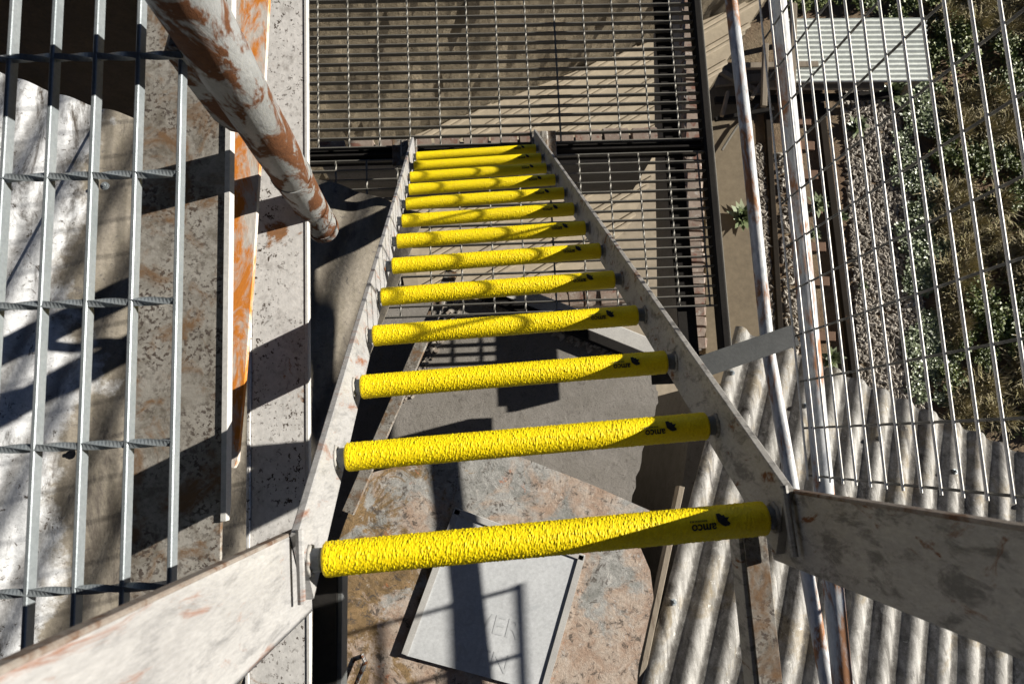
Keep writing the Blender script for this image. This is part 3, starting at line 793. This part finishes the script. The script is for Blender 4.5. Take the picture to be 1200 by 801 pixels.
brick_row('red and pale brick wall top seen in the gap between the two landing gratings', at(372, 176, zb), at(772, 160, zb), zb, 12, .125, .10, .06, .006)
brick_row('short row of reddish bricks seen through the rungs at the near edge of the landing grating', at(588, 353, -3.2), at(742, 343, -3.2), -3.2, 8, .068, .09, .06, .006)

# upper platform grating at the left
XG = at(206, 300, -.65).x
r_left = grating('galvanised bar grating of the upper platform at the left with twisted cross rods', XG - .0405 * 22 - .0, XG + .0001, -.75, at(205, 72, -.65).y + .35, -.65, 'y', .0405, .1235, .013, .0042, .0042, M['galv'], 0, .0)
# align the cross rods with the ones seen in the photograph
ys = [at(100, y, -.655).y for y in (690, 522, 356, 207, 68)]
rods = [o for o in r_left.children if o.name.startswith('cross_rod')]
for o in rods: o.location.y = 1e3
yy = ys[0] - .1235 * 3
seq = [ys[0] - .247, ys[0] - .1235] + ys + [ys[-1] + .1235, ys[-1] + .247]
last = [o for o in r_left.children if o.name.startswith('bearing_bar')][-1]; last.scale.y = (ys[-1] + .75) / (ys[-1] + .35 + .75)
for o, y in zip(rods, seq): o.location.y = y - ORG[r_left].y
for o in rods[len(seq):]: bpy.data.objects.remove(o)

# ------------------------------------------------------------------ LEFT STEELWORK
def xbar(name, label, cat, px_l, px_r, py_ref, z, y0, y1, th, mat, lips=(), yaw=0.):
    a = at(px_l, py_ref, z); b = at(px_r, py_ref, z); w = b.x - a.x
    root = thing(name, label, cat, V(((a.x + b.x) / 2, (y0 + y1) / 2, z - .05)))
    m = MB(); m.bbox(V(((a.x + b.x) / 2, (y0 + y1) / 2, z - th / 2)), (w, y1 - y0, th), None, .0015)
    m.build('web', mat, root)
    return root, a.x, b.x
yT = .95
root, xa, xb = xbar('steel_plate', 'speckled grey galvanised plate with a white edge angle beside the platform grating', 'plate', 158, 262, 400, -1.0, at(200, 712, -1.0).y, yT, .006, M['speckled'])
m = MB(); y0 = at(262, 610, -1).y
m.prism([V((xb + .0002, y0 + .02, -1.016)), V((xb + .0002, yT, -1.016)), V((xb + .0002, yT, -.996)), V((xb + .0002, y0, -.996)), V((xb + .0002, y0, -1.01))], (.007, 0, 0)); m.build('edge_angle', M['lip_white'], root)
root2, xa2, xb2 = xbar('steel_channel', 'long white speckled steel channel running along the left of the ladder', 'channel', 295, 358, 400, -1.25, at(330, 860, -1.25).y, yT + .15, .006, M['plank'])
m = MB(); m.bbox(V((xb2 + .0025, (at(330, 860, -1.25).y + yT + .15) / 2, -1.2575)), (.006, yT + .15 - at(330, 860, -1.25).y, .018), None, .001); m.build('flange', M['lip_white'], root2)
m = MB(); m.bbox(V((xa2 - .003, (at(330, 860, -1.25).y + yT + .15) / 2, -1.275)), (.006, yT + .15 - at(330, 860, -1.25).y, .06), None, .001); m.build('flange', M['plank'], root2)
zo = -1.12
po = [at(x, y, zo) for x, y in ((240, -30), (316, -30), (310, 90), (304, 190), (296, 320), (286, 450), (278, 540), (274, 548), (262, 546), (240, 400))]
m = MB(); m.prism(po, (0, 0, -.012)); tag(m.build('rusty_flashing', M['orange']), 'tapering white flashing strip streaked with orange rust between plate and channel', 'flashing')

# rusty cut pipe hanging in front of the plates
p1 = at(378, 266, -1.42); p0 = at(219, 0, -.585); ax = (p0 - p1).normalized()
top = p0 + ax * 1.1
root = thing('rusty_post', 'thick rusty pipe post with peeling grey paint, cut open at its lower end', 'post', p1)
n_ = 40; pts = [p1 + (top - p1) * (i / n_) for i in range(n_ + 1)]
rs = [.0305 + .0012 * noise.noise(V((i * .35, 0, 0))) for i in range(n_ + 1)]
m = MB(); m.tube(pts, rs, 28, False)
m.tube([p1 + ax * .03, p1 - ax * .0, ], .026, 24, False)
nn = len(m.v); m.build('pipe', M['pole'], root, True)
m = MB(); m.tube([p1 - ax * .004, p1 + ax * .03], .0325, 28, True); m.build('collar', M['pole'], root, True)
m = MB(); m.tube([p1 + ax * .345, p1 + ax * .353], .0322, 28, True); m.build('weld_ring', M['pole'], root, True)
# strap clamp lug on its left side
side = V((-1, .25, 0)).normalized()
c = p1 + (p0 - p1) * .80 + side * .033
m = MB(); t_ = ax.cross(side).normalized()
m.prism([c + ax * .11 + side * 0.0, c + ax * .09 + side * .012, c - ax * .08 + side * .012, c - ax * .11 + side * 0.0, c - ax * .11 - side * .012, c + ax * .11 - side * .012], t_ * .02)
m.build('lug', M['pole'], root)

# ------------------------------------------------------------------ LADDER
PSI, TH, PIT = .0408, .99055, .1831
P1 = V((.0601, -.10115, -.75186))
rd = V((math.cos(PSI), math.sin(PSI), 0)); hd = V((-math.sin(PSI), math.cos(PSI), 0))
ld = hd * math.cos(TH) + V((0, 0, -math.sin(TH))); nv_ = rd.cross(ld); nv_ = nv_ if nv_.z > 0 else -nv_
ladder = thing('steel_ladder', 'steep steel ladder with thirteen yellow gritty rung covers leading down to the landing', 'ladder', P1 + ld * (PIT * 12 + .15))
HW = .2425; RC = .0178
foot = PIT * 12 + .175
def stringer(side, mat, mat2):
    c0 = P1 + rd * (side * (HW + .005))
    m = MB(); L = foot + .012
    m.bbox(c0 + ld * (foot / 2 - .006) + nv_ * .003, (.009, L, .086), (rd, ld, nv_), .0012)
    # weld beads and small dents would not show; edge is slightly uneven
    a = m.build('stringer', mat, ladder)
    m = MB(); cc = c0 + rd * (side * .0105) + V((0, -.014 if side < 0 else -.012, 0)); gw = .091 if side < 0 else .080
    m.bbox(cc + V((0, 0, .485)), (.010, 1.06, gw), (rd, V((0, 0, 1)), hd), .0015)
    m.build('grab_bar', mat2, ladder)
    m = MB(); m.bbox(cc + hd * (gw / 2 - .0012) + V((0, 0, .485)), (.0108, 1.058, .004), (rd, V((0, 0, 1)), hd), .0012); m.build('worn_edge', M['rust_edge'], ladder)
    m = MB(); cw = c0 + V((0, .0, -.03)) 
    m.tube([c0 + rd * (-side * .004) + hd * t + V((0, 0, .035 - .001 * i)) for i, t in enumerate((-.035, -.01, .01, .035))], .004, 8); m.build('weld_bead', mat, ladder, True)
stringer(-1, M['stringer'], M['stringer'])
stringer(1, M['stringer_dark'], M['stringer_dark'])
# rungs: shared meshes in a local frame x = along rung, y = down the slope side, z up
m = MB(); m.tube([(-HW, 0, 0), (HW, 0, 0)], .0115, 16); rung_me = m.mesh('rung', M['rung_steel'], smooth=True)
m = MB(); m.tube([(-.0045, 0, 0), (.0055, 0, 0)], .0122, 16); sock_me = m.mesh('rung_socket', M['rung_steel'], smooth=True)
rr = random.Random(4); m = MB(); wp = []
for k_ in range(19):
    a = 2 * math.pi * k_ / 18; q = .0135 + (.0012 * math.sin(k_ * 2.7) if k_ % 18 else 0)
    wp.append((0, math.cos(a) * q, math.sin(a) * q))
m.tube(wp, [.0026 + .0007 * math.sin(i * 2.1) for i in range(19)], 6, False); weld_me = m.mesh('weld_bead', M['stringer_dark'], smooth='all')
# gritty cover with real grain
NU, NA = 880, 96
m = MB()
for i in range(NU + 1):
    x = -.23 + .46 * i / NU
    for k_ in range(NA):
        a = 2 * math.pi * k_ / NA
        y, z = math.sin(a), math.cos(a)
        s = a if a < math.pi else a - 2 * math.pi
        q = V((x * 560 - s * 3, y * 4.6, z * 4.6))
        g_ = noise.noise(q) * .6 + noise.noise(q * 2.1 + V((5, 1, 2))) * .4
        damp = 1.0
        if .118 < x < .19 and abs(s) < .75: damp = .6
        e = min(i, NU - i); endr = 0.0 if e > 4 else (4 - e) * .0005
        r = RC - endr + (abs(g_) * .0019 - .0005) * damp
        m.v.append((x, y * r, z * r))
for i in range(NU):
    for k_ in range(NA): m.f.append((i * NA + k_, i * NA + (k_ + 1) % NA, (i + 1) * NA + (k_ + 1) % NA, (i + 1) * NA + k_))
b0 = len(m.v); m.v += [(-.23, 0, 0), (.23, 0, 0)]
for k_ in range(NA): m.f += [(k_, (k_ + 1) % NA, b0), (NU * NA + k_, NU * NA + (k_ + 1) % NA, b0 + 1)]
cover_me = m.mesh('rung_cover', M['yellow'], smooth='all')
# logo print: leaf, word and a fine line, upside down as seen from the top of the ladder
def wrap(vs, fs, m, cx, cs_):
    rr = RC + .0017
    out = []
    for v in vs:
        u = cx - v[0]; s = cs_ - v[1]; a = s / RC
        out.append((u, math.sin(a) * rr, math.cos(a) * rr))
    m.add(out, fs)
lm = MB()
vs, fs = text_mesh('amco', .0118, .0003)
wrap([(v.x * 1.0, v.y) for v in vs], fs, lm, .1585, -.0020)
fine = []; ff = []
xq = -.0135; rr = random.Random(2)
while xq < .0045:                       # the second line is too small to read in the photograph: only its strokes
    w = rr.uniform(.0006, .0012); o_ = len(fine)
    fine += [(xq, -.0009), (xq + w, -.0009), (xq + w, .0009), (xq, .0009)]; ff.append((o_, o_ + 1, o_ + 2, o_ + 3)); xq += w + rr.uniform(.0004, .0008)
wrap([(-x, y) for x, y in fine], ff, lm, .1585, .0043)
lf = [(755, 205), (830, 205), (868, 250), (908, 236), (925, 290), (1004, 288), (958, 345), (1008, 398), (985, 432), (900, 447), (840, 420), (770, 360)]
lf = [(-(x - 870) * 5.2e-5, (y - 325) * 5.2e-5) for x, y in lf]
wrap([(0, 0)] + lf, [(0, 1 + i, 1 + (i + 1) % len(lf)) for i in range(len(lf))], lm, .1790, .0040)
logo_me = lm.mesh('logo_print', M['print'])
yaw = math.atan2(rd.y, rd.x)
shift = [.0025, 0, -.0022, -.0025, -.005, .0045, .002, .003, .003, .002, -.005, 0, .001]
for i in range(13):
    p = P1 + ld * (PIT * i)
    link_mesh('rung', rung_me, ladder, p, (0, 0, yaw))
    for s in (-1, 1): link_mesh('rung_socket', sock_me, ladder, p + rd * (s * .2365), (0, 0, yaw))
    for s in (-1, 1): link_mesh('weld_bead', weld_me, ladder, p + rd * (s * (HW - .0005)), (rr.uniform(0, 6), 0, yaw))
    cvr = link_mesh('rung_cover', cover_me, ladder, p + rd * (shift[i] * .8), (random.uniform(-.05, .05), 0, yaw))
    lo = bpy.data.objects.new('logo_print', logo_me); COL.objects.link(lo); lo.parent = cvr; ORG[lo] = ORG[cvr]
# feet on the landing
for s in (-1, 1):
    c = P1 + rd * (s * (HW + .012)) + ld * (foot - .02)
    m = MB(); m.bbox(V((c.x + s * .03, c.y + .0, ZL + .006)), (.10, .11, .008), None, .002); m.bbox(V((c.x + s * .028, c.y - .0, ZL + .032)), (.03, .07, .044), None, .006); m.build('foot_plate', M['speckled'], ladder)
# top brackets: angles running back under the platform from the top of the ladder
for s, w, mt in ((-1, .026, 'mid_steel'), (1, .024, 'mid_steel')):
    c = P1 + rd * (s * (HW - .004)) + V((0, 0, -.055))
    b_ = c + V((.012 * s, -.62, -.0))
    root = thing('support_angle', ('left' if s < 0 else 'right') + ' steel angle running back from the top of the ladder below the first rung', 'steel angle', (c + b_) / 2)
    m = MB(); bar3(m, c, b_, .026, .005); m.build('top_flange', M['dark_steel'] if s < 0 else M['speckled'], root)  # left flange takes the dark steel, so its shade is in the colour
    m = MB(); o_ = V((s * -.0155, 0, -.016)); bar3(m, c + o_, b_ + o_, .005, .032); m.build('side_flange', M['mid_steel'] if s < 0 else M['stringer_dark'], root)

# ------------------------------------------------------------------ ADDED OUT-OF-VIEW SLAB AND WALL THAT BLOCK SKY LIGHT
M['sky_blocker'] = weathered('dark_blocker_concrete', (.07, .065, .06), (.05, .047, .043), rust_at=(.75, .8), scale=2, dirt=(.03, .03, .03), rough=.9)
m = MB(); m.bbox(V((-1.6, .6, 1.05)), (5.0, 6.4, .22), None, .01)
for i in range(5): m.bbox(V((-1.6, -1.8 + 1.2 * i, .86)), (5.0, .12, .16), None, .005)
tag(m.build('sky_blocker_slab', M['sky_blocker']), 'added slab above the ladder head that blocks sky light', 'sky blocker')
m = MB(); m.bbox(V((-1.6, -2.35, -5.4)), (5.0, .3, 12.65), None, .01)
tag(m.build('sky_blocker_wall', M['sky_blocker']), 'added dark wall behind the ladder head that blocks sky light', 'wall')

# ------------------------------------------------------------------ RIGHT FENCE, PIPES, BRACKET
XF = .9135; YE = -.133; ZB = -2.0
fence = thing('mesh_fence', 'white welded wire mesh fence panel at the right above the garden', 'fence', V((XF, .8, ZB)))
m = MB(); m.tube([(0, -.012, 0), (0, 3.3, 0)], .0033, 8); hw = m.mesh('wire', M['wire'], smooth=True)
vw_len = 1.19
m = MB(); m.tube([(0, 0, -.01), (0, 0, vw_len)], .0031, 8); vw = m.mesh('upright_wire', M['shaded_wire'], smooth=True)
zh = [ZB + .0655 * i for i in range(19)]
for z in zh: link_mesh('wire', hw, fence, (XF - .0035, YE, z))
for i in range(25): link_mesh('upright_wire', vw, fence, (XF + .0045, YE + .1335 * i, ZB))
# second guard panel farther right; its bars throw the grid of shadows on the rusty plate
guard = thing('guard_panel', 'galvanised bar guard panel standing over the lower roof beyond the mesh fence', 'guard', V((2.0, -1.9, -2.24)))
m = MB(); m.tube([(0, 0, 0), (0, -3.4, 0)], .009, 8); gb = m.mesh('guard_bar', M['galv'], smooth=True)
m = MB(); m.tube([(0, 0, 0), (0, 0, .68)], .008, 8); gu = m.mesh('guard_upright', M['galv'], smooth=True)
for i in range(8): link_mesh('guard_bar', gb, guard, (2.0, -.17, -2.24 + .097 * i))
for i in range(14): link_mesh('guard_upright', gu, guard, (2.018, -.18 - .255 * i, -2.24))
m = MB(); m.tube([V((2.04, -3.55, -4.6)), V((2.04, -3.55, -1.4))], .03, 12); m.build('guard_post', M['galv'], guard, True)

# pipes
def pipe(label, pts, r, cat='pipe'):
    m = MB(); P = []
    for a, b in zip(pts[:-1], pts[1:]):
        for t in range(10): P.append(a + (b - a) * (t / 10))
    P.append(pts[-1]); m.tube(P, r, 18); return tag(m.build('rail_pipe', M['white_pipe'], smooth=True), label, cat, 'white pipes along the fence')
pz = -1.97
pipe('thicker rusty white pipe running right behind the foot of the mesh fence', [at(905, -60, pz), at(937, 267, pz), at(962, 534, pz), at(990, 830, pz)], .0265)
pz = -2.5
pipe('thin chipped white pipe running between the landing edge and the mesh fence', [at(850, -60, pz), at(874, 150, pz), at(900, 410, pz), at(974, 830, pz)], .0235)
# bracket from the landing edge to the fence
zk = -2.28
a = at(838, 424, zk); b = at(932, 392, zk)
root = thing('bracket', 'grey steel bracket plate joining the landing edge to the fence pipe', 'bracket', (a + b) / 2)
dk = (b - a); dk.z = 0; dk.normalize(); sk = V((-dk.y, dk.x, 0))
m = MB(); bar3(m, a - dk * .05, b, .07, .008); m.build('plate', M['mid_steel'], root)
m = MB(); q = V((0, 0, -.045)) - sk * .034; bar3(m, a - dk * .05 + q, b + q, .006, .08); m.build('web', M['mid_steel'], root)
m = MB(); m.bbox(V((a.x - .045, a.y - .0, (zk + ZL) / 2 - .03)), (.10, .06, zk - ZL + .0), None, .003); m.build('stub_post', M['dark_steel'], root)
